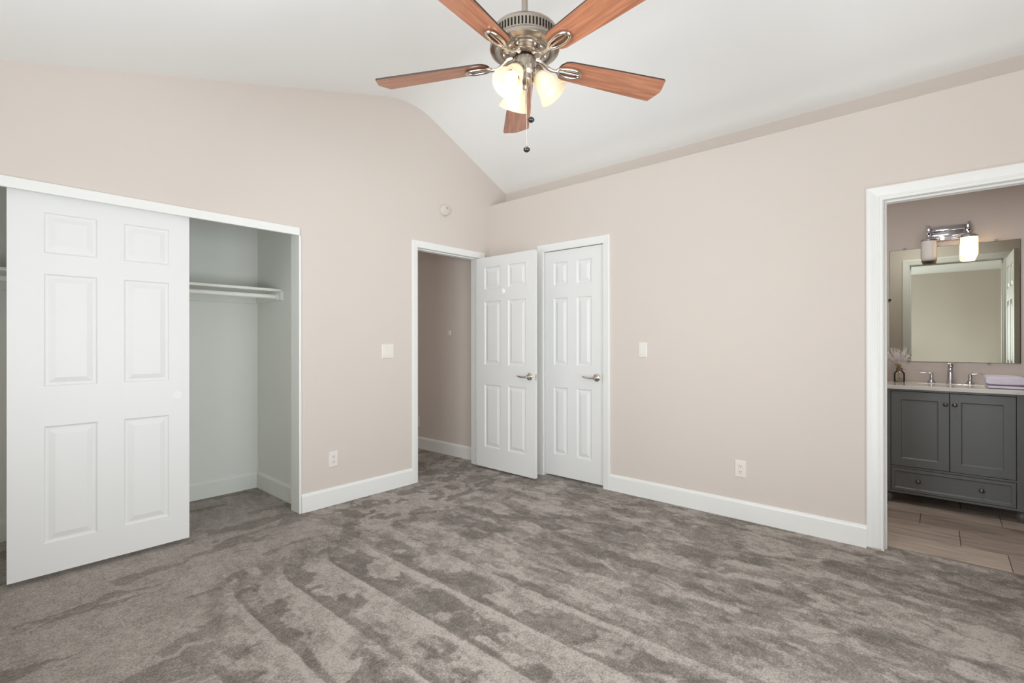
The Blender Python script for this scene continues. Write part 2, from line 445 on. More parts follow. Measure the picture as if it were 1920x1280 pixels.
def grid_floor(name, x0, x1, y0, y1, step, m, label):
    nx = max(2, int(round((x1-x0)/step))+1); ny = max(2, int(round((y1-y0)/step))+1)
    gx, gy = np.meshgrid(np.linspace(x0, x1, nx), np.linspace(y0, y1, ny))
    v = np.stack([gx.ravel(), gy.ravel(), np.zeros(nx*ny)], 1)
    i = np.arange((ny-1)*(nx-1)); r = i//(nx-1); c = i % (nx-1); a = r*nx+c
    f = np.stack([a, a+1, a+nx+1, a+nx], 1)
    # a rim folded down gives the carpet its thickness
    me = bpy.data.meshes.new(name)
    me.from_pydata(v.tolist(), [], f.tolist()); me.update()
    at = me.attributes.new('nap', 'FLOAT', 'POINT')
    at.data.foreach_set('value', nap(gx.ravel(), gy.ravel()).astype(np.float32))
    b = bmesh.new(); b.from_mesh(me)
    edge = [e for e in b.edges if e.is_boundary]
    ex = bmesh.ops.extrude_edge_only(b, edges=edge)
    bmesh.ops.translate(b, vec=(0, 0, -0.03), verts=[g for g in ex['geom'] if isinstance(g, bmesh.types.BMVert)])
    b.to_mesh(me); b.free()
    me.materials.append(m)
    o = bpy.data.objects.new(name, me); COL.objects.link(o)
    return prop(o, label, 'carpet' if 'floor' == name else 'carpet', None, 'structure')
grid_floor('floor', XW, 0.10, YS, 0.0, 0.0075, M_CARPET, 'brushed grey-brown bedroom carpet with vacuum tracks')
grid_floor('floor_closet', XW, CX1, 0.0, CY1, 0.02, M_CARPET, 'grey-brown carpet on the closet floor')
grid_floor('floor_hall', HW, HX+0.02, 0.0, HY, 0.02, M_CARPET, 'grey-brown carpet running into the hall')
# bath floor: plank tiles on grout
bm = bmesh.new(); lay = bm.faces.layers.float.new('plank')
rows = [(0.10, 0.128), (0.128, 0.4055), (0.4055, 0.7185), (0.7185, 0.986), (0.986, 1.27), (1.27, BX)]
offs = [-3.905, -3.708, -3.510, -3.314, -3.118, -2.92]
rnd = random.Random(4)
bz = -0.004
for (xa, xb), o0 in zip(rows, offs):
    y = o0 - 0.61*3
    while y < BN:
        a, b_ = max(y, BS), min(y+0.61, BN)
        if b_ - a > 0.01:
            vs = box(bm, xa+0.001, xb-0.001, a+0.002, b_-0.002, bz-0.01, bz)
            val = rnd.random()
            for f in {f for v in vs for f in v.link_faces}: f[lay] = val
        y += 0.61
n_tile = len(bm.faces)
box(bm, 0.10, BX, BS, BN, bz-0.03, bz-0.0015, mi=1)
structure('floor_bath', bm, [M_PLANK, M_GROUT], 'brown wood-look plank tiles on the bathroom floor', 'floor')

# ------------------------------------------------------------------ trim
def frame_map(side):
    # maps (u along wall, z, d out of the wall) to world
    if side == 'north': return lambda u, z, d: (u, -d, z)
    if side == 'east': return lambda u, z, d: (-d, u, z)
    if side == 'bath': return lambda u, z, d: (0.12+d, u, z)
    if side == 'hall': return lambda u, z, d: (u, 0.12+d, z)
def casing(name, side, ua, ub, ztop, prof, label, zb=0.0):
    """prof: (offset from opening edge, thickness) outline on the wall side closed at d=0."""
    P = frame_map(side); s = 1 if ub > ua else -1
    pts = [(prof[0][0], 0.0)] + list(prof) + [(prof[-1][0], 0.0)]
    bm = bmesh.new()
    rings = []
    rings.append([P(ua - s*o, zb, d) for o, d in pts])
    rings.append([P(ua - s*o, ztop+o, d) for o, d in pts])
    rings.append([P(ub + s*o, ztop+o, d) for o, d in pts])
    rings.append([P(ub + s*o, zb, d) for o, d in pts])
    loft(bm, rings)
    return structure(name, bm, M_TRIM, label, 'door casing')
P_FLAT = [(0.0, 0.006), (0.003, 0.010), (0.010, 0.011), (0.046, 0.015), (0.056, 0.015), (0.060, 0.012)]
P_MID = [(0.0, 0.006), (0.004, 0.010), (0.020, 0.012), (0.030, 0.014), (0.052, 0.017), (0.062, 0.017), (0.066, 0.013)]
P_BATH = [(0.0, 0.004), (0.003, 0.009), (0.016, 0.010), (0.018, 0.013), (0.024, 0.0135), (0.028, 0.010), (0.036, 0.012), (0.055, 0.017), (0.074, 0.019), (0.080, 0.015)]
casing('trim_1', 'north', -0.903, -0.133, 2.040, P_FLAT, 'white casing round the open hall doorway')
casing('trim_2', 'east', -0.690, -1.313, 2.036, P_MID, 'white casing round the narrow closed door')
casing('trim_3', 'east', -3.172, -3.893, 2.036, P_BATH, 'white stepped casing round the bathroom doorway', zb=0.014)
casing('trim_4', 'bath', -3.172, -3.893, 2.036, P_FLAT, 'white casing on the bathroom side of its doorway')
casing('trim_5', 'hall', -0.903, -0.133, 2.040, P_FLAT, 'white casing on the hall side of the open doorway')
def jamb(name, side, ua, ub, ztop, depth, label, stop=(0.05, 0.085)):
    P = frame_map(side); bm = bmesh.new()
    s = 1 if ub > ua else -1
    def b3(a, b, z0, z1, d0, d1):
        p, q = P(a, z0, d0), P(b, z1, d1)
        box(bm, min(p[0], q[0]), max(p[0], q[0]), min(p[1], q[1]), max(p[1], q[1]), z0, z1)
    t = 0.014
    b3(ua - s*t, ua, 0, ztop+t, 0, -depth); b3(ub, ub + s*t, 0, ztop+t, 0, -depth)
    b3(ua, ub, ztop, ztop+t, 0, -depth)
    if stop:
        b3(ua, ua + s*0.010, 0, ztop-0.01, -stop[0], -stop[1]); b3(ub - s*0.010, ub, 0, ztop-0.01, -stop[0], -stop[1])
        b3(ua, ub, ztop-0.010, ztop, -stop[0], -stop[1])
    return structure(name, bm, M_TRIM, label, 'door jamb')
jamb('trim_6', 'north', -0.898, -0.138, 2.044, 0.12, 'white jamb lining the open hall doorway')
jamb('trim_7', 'east', -0.694, -1.309, 2.040, 0.12, 'white jamb lining the narrow closed door', (0.052, 0.085))
jamb('trim_8', 'east', -3.174, -3.890, 2.038, 0.12, 'white jamb lining the bathroom doorway', (0.040, 0.075))

def baseboard(name, side, a, b, label, h=0.132, m=None, at=None):
    """run along the wall from a to b"""
    prof = [(0, 0), (0.014, 0), (0.014, h-0.020), (0.011, h-0.010), (0.006, h), (0, h)]
    bm = bmesh.new()
    if side == 'y':      # wall face at y=at, room on the -y side
        rings = [[(u, at-d, z) for d, z in prof] for u in (a, b)]
    elif side == '+y':
        rings = [[(u, at+d, z) for d, z in prof] for u in (a, b)]
    elif side == 'x':    # wall face at x=at, room on the -x side
        rings = [[(at-d, u, z) for d, z in prof] for u in (a, b)]
    else:
        rings = [[(at+d, u, z) for d, z in prof] for u in (a, b)]
    loft(bm, rings)
    return structure(name, bm, m or M_TRIM, label, 'baseboard')
baseboard('baseboard_north', 'y', CL1+0.014, -0.964, 'white baseboard between the closet and the hall doorway', at=0.0)
baseboard('baseboard_north_corner', 'y', -0.072, 0.0, 'short white baseboard in the corner behind the open door', at=0.0)
baseboard('baseboard_east', 'x', -1.380, -3.092, 'long white baseboard between the narrow door and the bathroom', at=0.0)
baseboard('baseboard_east_corner', 'x', 0.0, -0.623, 'white baseboard behind the open door', at=0.0)
baseboard('baseboard_east_end', 'x', -3.974, YS, 'white baseboard right of the bathroom doorway', at=0.0)
baseboard('baseboard_south', '+y', XW, WS[0], 'white baseboard along the south wall', at=YS)
baseboard('baseboard_south_end', '+y', WS[1], 0.0, 'white baseboard right of the added glass door', at=YS)
baseboard('baseboard_west', '+x', YS, 0.0, 'white baseboard along the west wall', at=XW)
baseboard('baseboard_closet_back', 'y', XW, CX1, 'pale baseboard along the closet back wall', at=CY1, m=M_CLOSET)
baseboard('baseboard_closet_right', 'x', 0.12, CY1, 'pale baseboard along the closet side wall', at=CX1, m=M_CLOSET)
baseboard('baseboard_hall', 'x', 0.14, HY, 'white baseboard along the shaded hall wall', at=HX)
baseboard('baseboard_bath', 'x', BN, BS, 'white baseboard behind the bathroom vanity', at=BX, h=0.09)
# closet header fascia and bead at the right edge
bm = bmesh.new(); box(bm, CL0-0.03, -1.946, -0.016, -0.0005, 1.972, 2.027, 0.003)
box(bm, CL0, CL1, 0.0, 0.118, 1.999, 2.006)
structure('trim_9', bm, M_TRIM, 'white header board over the closet opening', 'trim')
bm = bmesh.new(); box(bm, CL1-0.004, CL1+0.012, -0.010, 0.004, 0.0, 1.973, 0.002)
structure('trim_10', bm, M_TRIM, 'thin white bead at the right edge of the closet', 'trim')
bm = bmesh.new()
for k, yy in enumerate((0.022, 0.075)): box(bm, CL0, CL1, yy+0.008, yy+0.026, 1.993, 2.000)
structure('trim_11', bm, M_TRIM, 'sliding door track under the closet header', 'track')

# ------------------------------------------------------------------ doors
def panel_leaf(bm, w, h, t, us, zs, d=0.009, stick=0.010, bev=0.026):
    """six-panel leaf in local axes: u 0..w along x, thickness y 0..t, z 0..h; raised panels on both faces.
    us: [(u0,u1),...] columns; zs: [(z0,z1),...] rows"""
    U = sorted({0, w} | {q for c in us for q in c}); Z = sorted({0, h} | {q for c in zs for q in c})
    for face in (0, 1):
        Y = lambda dep: dep if face == 0 else t-dep
        grid = {}
        def V(i, j):
            if (i, j) not in grid: grid[(i, j)] = bm.verts.new((U[i], Y(0), Z[j]))
            return grid[(i, j)]
        for i in range(len(U)-1):
            for j in range(len(Z)-1):
                q = [V(i, j), V(i+1, j), V(i+1, j+1), V(i, j+1)]
                if (U[i], U[i+1]) in us and (Z[j], Z[j+1]) in zs:
                    prev = q
                    for off, dep in ((stick*0.5, d*0.75), (stick, d), (stick+0.008, d), (stick+0.008+bev, d*0.15), (stick+0.010+bev, d*0.1)):
                        cur = [bm.verts.new((x, Y(dep), z)) for x, z in ((U[i]+off, Z[j]+off), (U[i+1]-off, Z[j]+off), (U[i+1]-off, Z[j+1]-off), (U[i]+off, Z[j+1]-off))]
                        for k in range(4):
                            bm.faces.new((prev[k], prev[(k+1) % 4], cur[(k+1) % 4], cur[k]))
                        prev = cur
                    bm.faces.new(prev)
                else:
                    bm.faces.new(q)
    for (x0, z0, x1, z1) in ((0, 0, w, 0), (w, 0, w, h), (w, h, 0, h), (0, h, 0, 0)):
        a = [bm.verts.new(p) for p in ((x0, 0, z0), (x1, 0, z1), (x1, t, z1), (x0, t, z0))]
        bm.faces.new(a)
    bmesh.ops.remove_doubles(bm, verts=bm.verts, dist=1e-5)

def lever(parent, pos, out, along, name='door_handle'):
    """lever handle: out = unit vector off the door face, along = direction the lever points."""
    pos, out, along = Vector(pos), Vector(out), Vector(along)
    upv = out.cross(along)
    F = Matrix((along, upv, out)).transposed().to_4x4(); F.translation = pos
    b = bmesh.new()
    lathe(b, [(0.0325, 0.0), (0.0325, 0.004), (0.030, 0.008), (0.022, 0.011), (0.0115, 0.014), (0.0105, 0.040), (0.013, 0.046), (0.012, 0.056), (0.0, 0.058)], 28, F)
    h = link(name, b, M_BRIGHT, parent, 40)
    b = bmesh.new()
    pts = [F @ Vector(p) for p in ((0.0, 0, 0.050), (0.02, 0.002, 0.051), (0.05, 0.003, 0.052), (0.085, 0.0, 0.050), (0.112, -0.006, 0.044), (0.118, -0.007, 0.040))]
    tube(b, pts, [0.0095, 0.0085, 0.0075, 0.0068, 0.006, 0.004], 10)
    link('lever', b, M_BRIGHT, h, 50)
    return h

# door_2: open hall door, hinged at the right jamb of the north doorway, swung 90 degrees into the room
OW, OH, OT = 0.735, 2.012, 0.035
d2 = empty('door_2', (-0.158, -0.012, 0.016), 'white six-panel door standing open beside the corner, chrome lever on its right', 'door', None, 'structure')
bm = bmesh.new()
panel_leaf(bm, OW, OH, OT, [(0.112, 0.322), (0.419, 0.632)], [(0.196, 0.793), (0.984, 1.588), (1.706, 1.914)])
# local x -> world -y, local y (face 0) -> world -x side
rotm = Matrix(((0.0, 1, 0, 0), (-1, 0.0, 0, 0), (0, 0, 1, 0), (0, 0, 0, 1)))
place(bm, Matrix.Rotation(math.radians(-0.8), 4, 'Z') @ Matrix.Translation((-OT, 0, 0)) @ rotm)
link('door_leaf', bm, M_DOOR, d2)
lever(d2, (-0.0445, -0.676, 0.892), (-1, 0, 0), (0, 1, 0))
bm = bmesh.new(); box(bm, -0.037, -0.019, -0.7375, -0.733, 0.865, 0.918, 0.001)
place(bm, Matrix.Translation((-0.003, -0.0005, 0)))
lp = link('latch_plate', bm, M_BRIGHT, d2)
bm = bmesh.new(); box(bm, -0.036, -0.026, -0.744, -0.7375, 0.884, 0.899, 0.002)
link('latch_bolt', bm, M_BRIGHT, lp)
bm = bmesh.new()
F = Matrix.Translation((-0.0405, -0.353, 1.672)) @ Matrix.Rotation(-PI/2, 4, 'Y')
lathe(bm, [(0.0245, 0), (0.0245, 0.002), (0.021, 0.005), (0.0, 0.006)], 24, F)
prop(link('door_bumper', bm, mat('bumper_white', rgb(246, 246, 246), 0.3), d2, 40), 'round white disc')
for zz in (0.20, 1.0, 1.80):
    b = bmesh.new(); lathe(b, [(0.006, -0.045), (0.006, 0.045)], 12, Matrix.Translation((0.004, 0.004, zz)))
    link('hinge', b, M_BRIGHT, d2, 40)

# door_3: narrow closed door
CW, CH = 0.607, 2.014
d3 = empty('door_3', (0.010, -1.305, 0.018), 'narrow white six-panel door shut in the right wall beside the corner', 'door', None, 'structure')
bm = bmesh.new()
# local u from the right edge (y=-1.305) toward the corner
panel_leaf(bm, CW, CH, 0.035, [(0.113, 0.262), (0.358, 0.508)], [(0.190, 0.791), (0.990, 1.590), (1.705, 1.911)])
place(bm, Matrix(((0, 1, 0, 0), (1, 0, 0, 0), (0, 0, 1, 0), (0, 0, 0, 1))))
link('door_leaf', bm, M_DOOR, d3)
lever(d3, (-0.0005, 0.060, 0.896), (-1, 0, 0), (0, 1, 0))
for zz in (0.312, 1.811):
    b = bmesh.new(); lathe(b, [(0.0065, -0.046), (0.0065, 0.046)], 12, Matrix.Translation((-0.010, CW+0.006, zz)))
    box(b, -0.0105, -0.0085, CW+0.006, CW+0.022, zz-0.045, zz+0.045)
    link('hinge', b, M_TRIM, d3, 40)
bm = bmesh.new(); box(bm, -0.012, 0.012, -0.0062, -0.0032, 0.868, 0.922)
link('latch_plate', bm, M_NICKEL, d3)

# door_1: sliding closet door
SW, SH = 0.776, 1.966
d1 = empty('door_1', (-3.386, 0.030, 0.026), 'white six-panel sliding closet door with a round finger pull', 'door', None, 'structure')
bm = bmesh.new()
panel_leaf(bm, SW, SH, 0.034, [(0.132, 0.343), (0.459, 0.672)], [(0.159, 0.759), (0.965, 1.543), (1.649, 1.858)], d=0.007, bev=0.024)
link('door_leaf', bm, M_DOOR, d1)
bm = bmesh.new()
F = Matrix.Translation((0.715, 0.0, 0.876)) @ Matrix.Rotation(PI/2, 4, 'X')
lathe(bm, [(0.0275, -0.001), (0.0275, 0.0016), (0.0245, 0.0020), (0.0235, 0.0004), (0.0, 0.0002)], 32, F, cap=False)
prop(link('finger_pull', bm, M_TRIM, d1, 40), 'round white recessed pull')
# door_4: bathroom door swung into the bathroom, seen in the mirror
d4 = empty('door_4', (0.130, -3.905, 0.012), 'white six-panel bathroom door swung inward, seen in the mirror', 'door', None, 'structure')
bm = bmesh.new()
panel_leaf(bm, 0.71, 2.015, 0.035, [(0.112, 0.310), (0.400, 0.598)], [(0.196, 0.793), (0.984, 1.588), (1.706, 1.914)])
place(bm, Matrix.Rotation(math.radians(0.0), 4, 'Z') @ Matrix.Translation((0, -0.035, 0)))
link('door_leaf', bm, M_DOOR, d4)
lever(d4, (0.65, 0.0005, 0.90), (0, 1, 0), (-1, 0, 0))

# ------------------------------------------------------------------ closet fittings
sh = empty('closet_shelf', (-2.9, 0.66, 1.612), 'white closet shelf above the hanging rod, on wall cleats', 'shelf')
bm = bmesh.new(); box(bm, XW-0.02+2.9, CX1+2.9, 0.452-0.66, CY1-0.66-0.001, 0.0, 0.019, 0.002); link('shelf_board', bm, M_CLOSET, sh)
bm = bmesh.new(); box(bm, XW-0.02+2.9, CX1+2.9, CY1-0.66-0.020, CY1-0.66-0.001, -0.075, 0.0, 0.002); link('cleat', bm, M_CLOSET, sh)
bm = bmesh.new(); box(bm, CX1+2.9-0.020, CX1+2.9-0.0005, 0.410-0.66, CY1-0.66-0.021, -0.072, -0.0005, 0.002); link('cleat', bm, M_CLOSET, sh)
rd = empty('closet_rod', (-2.9, 0.47, 1.570), 'round white hanging rod under the closet shelf', 'rod')
bm = bmesh.new(); F = Matrix.Translation((XW-0.02+2.9, 0, 0)) @ Matrix.Rotation(PI/2, 4, 'Y')
lathe(bm, [(0.0165, 0.002), (0.0165, CX1-0.021-XW+0.02)], 20, F); link('pole', bm, M_CLOSET, rd, 40)
bm = bmesh.new(); F = Matrix.Translation((CX1-0.0205+2.9, 0, 0)) @ Matrix.Rotation(-PI/2, 4, 'Y')
lathe(bm, [(0.030, 0), (0.030, 0.004), (0.023, 0.006), (0.023, 0.016), (0.0175, 0.016)], 24, F, cap=False); link('socket', bm, M_CLOSET, rd, 40)

# ------------------------------------------------------------------ wall plates
def wall_frame(side, u, z, off=0.0):
    """matrix: local x along the wall to the viewer's right, local y up, local z out of the wall."""
    if side == 'north': m = Matrix(((1, 0, 0, u), (0, 0, -1, -off), (0, 1, 0, z), (0, 0, 0, 1)))
    elif side == 'east': m = Matrix(((0, 0, -1, -off), (-1, 0, 0, u), (0, 1, 0, z), (0, 0, 0, 1)))
    else: m = Matrix(((0, 0, -1, HX-off), (-1, 0, 0, u), (0, 1, 0, z), (0, 0, 0, 1)))
    return m
def plate(root, w, h, m, holes=None):
    b = bmesh.new()
    rings = [[(x*a, y*c, z) for x, y in ((-1, -1), (1, -1), (1, 1), (-1, 1))] for a, c, z in
             ((w/2, h/2, 0.0003), (w/2, h/2, 0.003), (w/2-0.004, h/2-0.004, 0.0062), (w/2-0.008, h/2-0.008, 0.0065))]
    loft(b, rings); return link('cover_plate', b, m, root)
def rocker(root, x, m):
    b = bmesh.new(); box(b, x-0.0165, x+0.0165, -0.033, 0.033, 0.004, 0.0072, 0.001); f = link('switch_frame', b, m, root)
    b = bmesh.new()
    loft(b, [[(x-0.014, y, zz) for y, zz in ((-0.030, 0.006), (-0.030, 0.0130), (0.0, 0.0095), (0.030, 0.0080), (0.030, 0.006))],
             [(x+0.014, y, zz) for y, zz in ((-0.030, 0.006), (-0.030, 0.0130), (0.0, 0.0095), (0.030, 0.0080), (0.030, 0.006))]])
    link('rocker', b, m, root)
def outlet(root, m):
    for y in (-0.0195, 0.0195):
        b = bmesh.new()
        pts = []
        for k in range(24):
            a = 2*PI*k/24; xx, yy = 0.0175*math.cos(a), 0.0175*math.sin(a)
            pts.append((xx, max(-0.0135, min(0.0135, yy))+y))
        loft(b, [[(x, q, 0.004) for x, q in pts], [(x, q, 0.0085) for x, q in pts], [(x*0.95, (q-y)*0.95+y, 0.009) for x, q in pts]])
        r = link('receptacle', b, m, root)
        b = bmesh.new()
        for x, hh in ((-0.0065, 0.009), (0.0065, 0.0075)): box(b, x-0.0015, x+0.0015, y+0.003-hh/2, y+0.003+hh/2, 0.0085, 0.0093)
        lathe(b, [(0.0026, 0.0085), (0.0026, 0.0093)], 12, Matrix.Translation((0, y-0.0085, 0)))
        link('slots', b, M_SLOT, r)
    b = bmesh.new(); lathe(b, [(0.003, 0.006), (0.003, 0.0075), (0.0, 0.008)], 12); link('screw', b, M_PLATE, root)
def wall_thing(name, side, u, z, label, cat, group=None):
    o = empty(name, (0, 0, 0), label, cat, group); o.matrix_world = wall_frame(side, u, z); return o
s1 = wall_thing('light_switch', 'north', -1.205, 1.142, 'white two-gang rocker switch plate left of the hall doorway', 'light switch')
plate(s1, 0.117, 0.117, M_PLATE); rocker(s1, -0.023, M_PLATE); rocker(s1, 0.023, M_PLATE)
s2 = wall_thing('light_switch', 'east', -1.668, 1.154, 'white single rocker switch right of the narrow closed door', 'light switch')
plate(s2, 0.072, 0.117, M_PLATE); rocker(s2, 0.0, M_PLATE)
o1 = wall_thing('wall_outlet', 'north', -1.686, 0.341, 'white duplex outlet on the wall right of the closet', 'outlet')
plate(o1, 0.073, 0.116, M_PLATE); outlet(o1, M_PLATE)
o2 = wall_thing('wall_outlet', 'east', -2.389, 0.345, 'pinkish duplex outlet above the long baseboard of the right wall', 'outlet')
plate(o2, 0.074, 0.116, M_ALMOND); outlet(o2, M_PLATE)
o3 = wall_thing('wall_outlet', 'hall', 1.112, 0.305, 'white outlet on the hall wall, half hidden by the door casing', 'outlet')
plate(o3, 0.073, 0.116, M_PLATE); outlet(o3, M_PLATE)
hb = wall_thing('wall_bumper', 'hall', 0.557, 1.314, 'small pale six-sided bumper on the shaded hall wall', 'wall bumper')
b = bmesh.new(); lathe(b, [(0.030, 0.0003), (0.030, 0.004), (0.024, 0.008), (0.0, 0.0085)], 6); link('bumper_pad', b, M_ALMOND, hb)
sd = wall_thing('smoke_detector', 'north', -0.600, 2.423, 'round cream smoke detector high on the wall left of the corner', 'smoke detector')
b = bmesh.new(); lathe(b, [(0.052, 0.0005), (0.052, 0.010), (0.050, 0.022), (0.044, 0.030), (0.030, 0.033), (0.0, 0.034)], 40); link('housing', b, M_WALL, sd, 40)
b = bmesh.new()
for a in (0.6, 1.3): box(b, 0.022*math.cos(a)-0.003, 0.022*math.cos(a)+0.003, 0.022*math.sin(a)-0.004, 0.022*math.sin(a)+0.004, 0.031, 0.0345)
link('vents', b, M_SLOT, sd)

# ------------------------------------------------------------------ ceiling fan
FX, FY = -2.036, -2.160
FZ = 2.346                                    # blade plane
fan = empty('ceiling_fan', (FX, FY, 0.0), 'brushed nickel ceiling fan with five walnut blades and three lit bell shades', 'ceiling fan')
cz = ceil_z(FX)
b = bmesh.new(); lathe(b, [(0.0, cz-0.085), (0.022, cz-0.085), (0.045, cz-0.065), (0.062, cz-0.03), (0.068, cz+0.025)], 32); link('canopy', b, M_NICKEL, fan, 40)
b = bmesh.new(); lathe(b, [(0.0125, 2.50), (0.0125, cz-0.07)], 20); link('downrod', b, M_NICKEL, fan, 40)
b = bmesh.new(); lathe(b, [(0.0, 2.535), (0.022, 2.535), (0.026, 2.512), (0.034, 2.498), (0.075, 2.490), (0.112, 2.476), (0.128, 2.466), (0.134, 2.456), (0.133, 2.449),
                           (0.133, 2.411), (0.136, 2.408), (0.1405, 2.403), (0.1415, 2.396), (0.138, 2.387), (0.124, 2.380), (0.112, 2.379), (0.100, 2.384), (0.092, 2.382), (0.090, 2.377), (0.072, 2.375), (0.0, 2.375)], 64)
mh = link('motor_housing', b, M_NICKEL, fan, 35)
b = bmesh.new()
for k in range(60):
    a = 2*PI*k/60; R_ = Matrix.Rotation(a, 4, 'Z')
    q = bmesh.new(); box(q, 0.1315, 0.1342, -0.0033, 0.0033, 2.416, 2.445, 0.0)
    place(q, R_); me_ = bpy.data.meshes.new('t'); q.to_mesh(me_); q.free(); b.from_mesh(me_); bpy.data.meshes.remove(me_)
prop(link('vent_slots', b, M_BLACK, mh), 'ring of dark cooling slots')
b = bmesh.new(); lathe(b, [(0.0, 2.378), (0.064, 2.378), (0.066, 2.374), (0.066, 2.368), (0.060, 2.364), (0.0, 2.364)], 40); fl = link('flywheel', b, M_NICKEL, fan, 35)
BLADE_A = [math.degrees(YAW)+2.7+72*k for k in range(5)]
for k in range(5):
    for dz in (-11, 11):
        a = math.radians(BLADE_A[k]+dz)
        b = bmesh.new(); sphere(b, (0.084*math.cos(a), 0.084*math.sin(a), 2.3755), 0.0062, 12, 8)
        link('screw', b, M_BRIGHT, mh, 60)
b = bmesh.new(); lathe(b, [(0.034, 2.368), (0.034, 2.354)], 32, cap=False); link('neck', b, M_BLACK, fan, 40)
b = bmesh.new(); lathe(b, [(0.0, 2.358), (0.040, 2.358), (0.046, 2.352), (0.046, 2.300), (0.042, 2.292), (0.034, 2.284), (0.034, 2.266), (0.026, 2.256), (0.012, 2.248), (0.010, 2.240), (0.006, 2.234), (0.0, 2.233)], 36)
link('switch_housing', b, M_NICKEL, fan, 35)
# blades
def blade_meshes():
    b = bmesh.new()
    n = 14; L0, L1 = 0.150, 0.660
    top = []
    out = []
    # outline: rounded root, straight flaring sides, blunt pointed tip
    for k in range(7):
        a = PI/2 + PI*k/6
        out.append((L0+0.040+0.040*math.cos(a), 0.050*math.sin(a)))
    out += [(0.40, -0.0600), (L1-0.030, -0.0685), (L1-0.022, -0.066), (L1-0.004, -0.014), (L1, 0.0), (L1-0.004, 0.014), (L1-0.022, 0.066), (L1-0.030, 0.0685), (0.40, 0.0600)]
    A = [b.verts.new((x, y, 0.0035)) for x, y in out]; B = [b.verts.new((x, y, -0.0035)) for x, y in out]
    b.faces.new(A); b.faces.new(list(reversed(B)))
    for i in range(len(out)):
        j = (i+1) % len(out); f = b.faces.new((A[i], B[i], B[j], A[j])); f.material_index = 1
    return b
def arm_mesh():
    b = bmesh.new()
    # stem from flywheel, curving down and out under the blade
    tube(b, [(0.048, 0, 0.020), (0.070, 0, 0.016), (0.086, 0, 0.004), (0.100, 0, -0.006), (0.120, 0, -0.013), (0.146, 0, -0.012)], [0.011, 0.010, 0.0085, 0.008, 0.0075, 0.007], 12)
    # long leaf-shaped loop
    pts = []
    for k in range(33):
        t = 2*PI*k/32
        x = 0.196 - 0.054*math.cos(t); y = 0.0255*math.sin(t)*(0.70+0.30*(x-0.142)/0.108)
        pts.append((x, y, -0.0105))
    tube(b, pts, 0.0068, 10, cap=False)
    tube(b, [(0.142, 0, -0.0105), (0.19, 0.0, -0.0085), (0.248, 0, -0.0090)], [0.006, 0.0045, 0.004], 10)
    return b
arm0 = blade0 = None
TILT = 12.0
for k, deg in enumerate(BLADE_A):
    if blade0 is None:
        blade0 = link('blade', blade_meshes(), [M_WOOD, M_EDGE], fan); bl = blade0
        arm0 = link('blade_arm', arm_mesh(), M_BRIGHT, blade0, 50); ar = arm0
    else:
        bl = blade0.copy(); COL.objects.link(bl); bl.parent = fan
        ar = arm0.copy(); COL.objects.link(ar); ar.parent = bl
    bl.matrix_local = Matrix.Translation((0, 0, FZ)) @ Matrix.Rotation(math.radians(deg), 4, 'Z') @ Matrix.Rotation(math.radians(-TILT), 4, 'X')
    ar.matrix_local = Matrix.Identity(4)
# lamps
def bell():
    b = bmesh.new()
    outer = [(0.026, 0.0), (0.030, 0.010), (0.036, 0.028), (0.041, 0.050), (0.047, 0.072), (0.056, 0.092), (0.0635, 0.106)]
    inner = [(r-0.0035, z) for r, z in reversed(outer)]
    lathe(b, outer + inner + [outer[0]], 40, cap=False)
    return b
sh0 = sk0 = bu0 = None
for k in range(3):
    az = YAW + math.radians(24 + 120*k)
    d = Vector((math.cos(az)*0.62, math.sin(az)*0.62, -0.785)).normalized()
    base = Vector((0.052*math.cos(az), 0.052*math.sin(az), 2.292))
    if sh0 is None:
        sh0 = link('lamp_shade', bell(), M_SHADE_ON, fan, 60)
        b = bmesh.new(); lathe(b, [(0.0, -0.050), (0.013, -0.050), (0.014, -0.024), (0.024, -0.018), (0.030, -0.006), (0.030, 0.006), (0.016, 0.008), (0.015, 0.024), (0.0, 0.024)], 28)
        sk0 = link('lamp_socket', b, M_NICKEL, sh0, 40)
        b = bmesh.new(); lathe(b, [(0.0, 0.022), (0.012, 0.024), (0.014, 0.036), (0.022, 0.052), (0.0275, 0.068), (0.026, 0.082), (0.017, 0.094), (0.0, 0.099)], 24)
        bu0 = link('bulb', b, M_BULB, sh0, 60)
        s_, k_, b_ = sh0, sk0, bu0
    else:
        s_ = sh0.copy(); COL.objects.link(s_); s_.parent = fan
        k_ = sk0.copy(); COL.objects.link(k_); k_.parent = s_
        b_ = bu0.copy(); COL.objects.link(b_); b_.parent = s_
    s_.matrix_local = Matrix.Translation(base) @ d.to_track_quat('Z', 'Y').to_matrix().to_4x4()
    for kind, en, off in (('SPOT', 6.0, 0.106),):
        ld = bpy.data.lights.new('bulb_light', kind); ld.energy = en; ld.color = (1.0, 0.86, 0.68); ld.shadow_soft_size = 0.03
        if kind == 'SPOT': ld.spot_size = math.radians(150); ld.spot_blend = 0.6
        lo = bpy.data.objects.new('bulb_light', ld); COL.objects.link(lo)
        lo.location = Vector((FX, FY, 0)) + base + d*off
        lo.rotation_euler = d.to_track_quat('-Z', 'Y').to_euler()
def chain(x, y, z0, z1):
    b = bmesh.new(); n = int((z0-z1)/0.0048)
    for k in range(n): sphere(b, (x, y, z0-(k+0.5)*0.0048), 0.0021, 6, 4)
    c = link('pull_chain', b, M_BRIGHT, fan, 80)
    b = bmesh.new(); lathe(b, [(0.0, z1+0.012), (0.004, z1+0.011), (0.011, z1+0.006), (0.0135, z1), (0.011, z1-0.006), (0.005, z1-0.010), (0.0, z1-0.0105)], 20, Matrix.Translation((x, y, 0)))
    link('chain_knob', b, M_KNOB, c, 50)
rv = Vector((rt.x, rt.y)); fv = Vector((fw.x, fw.y))
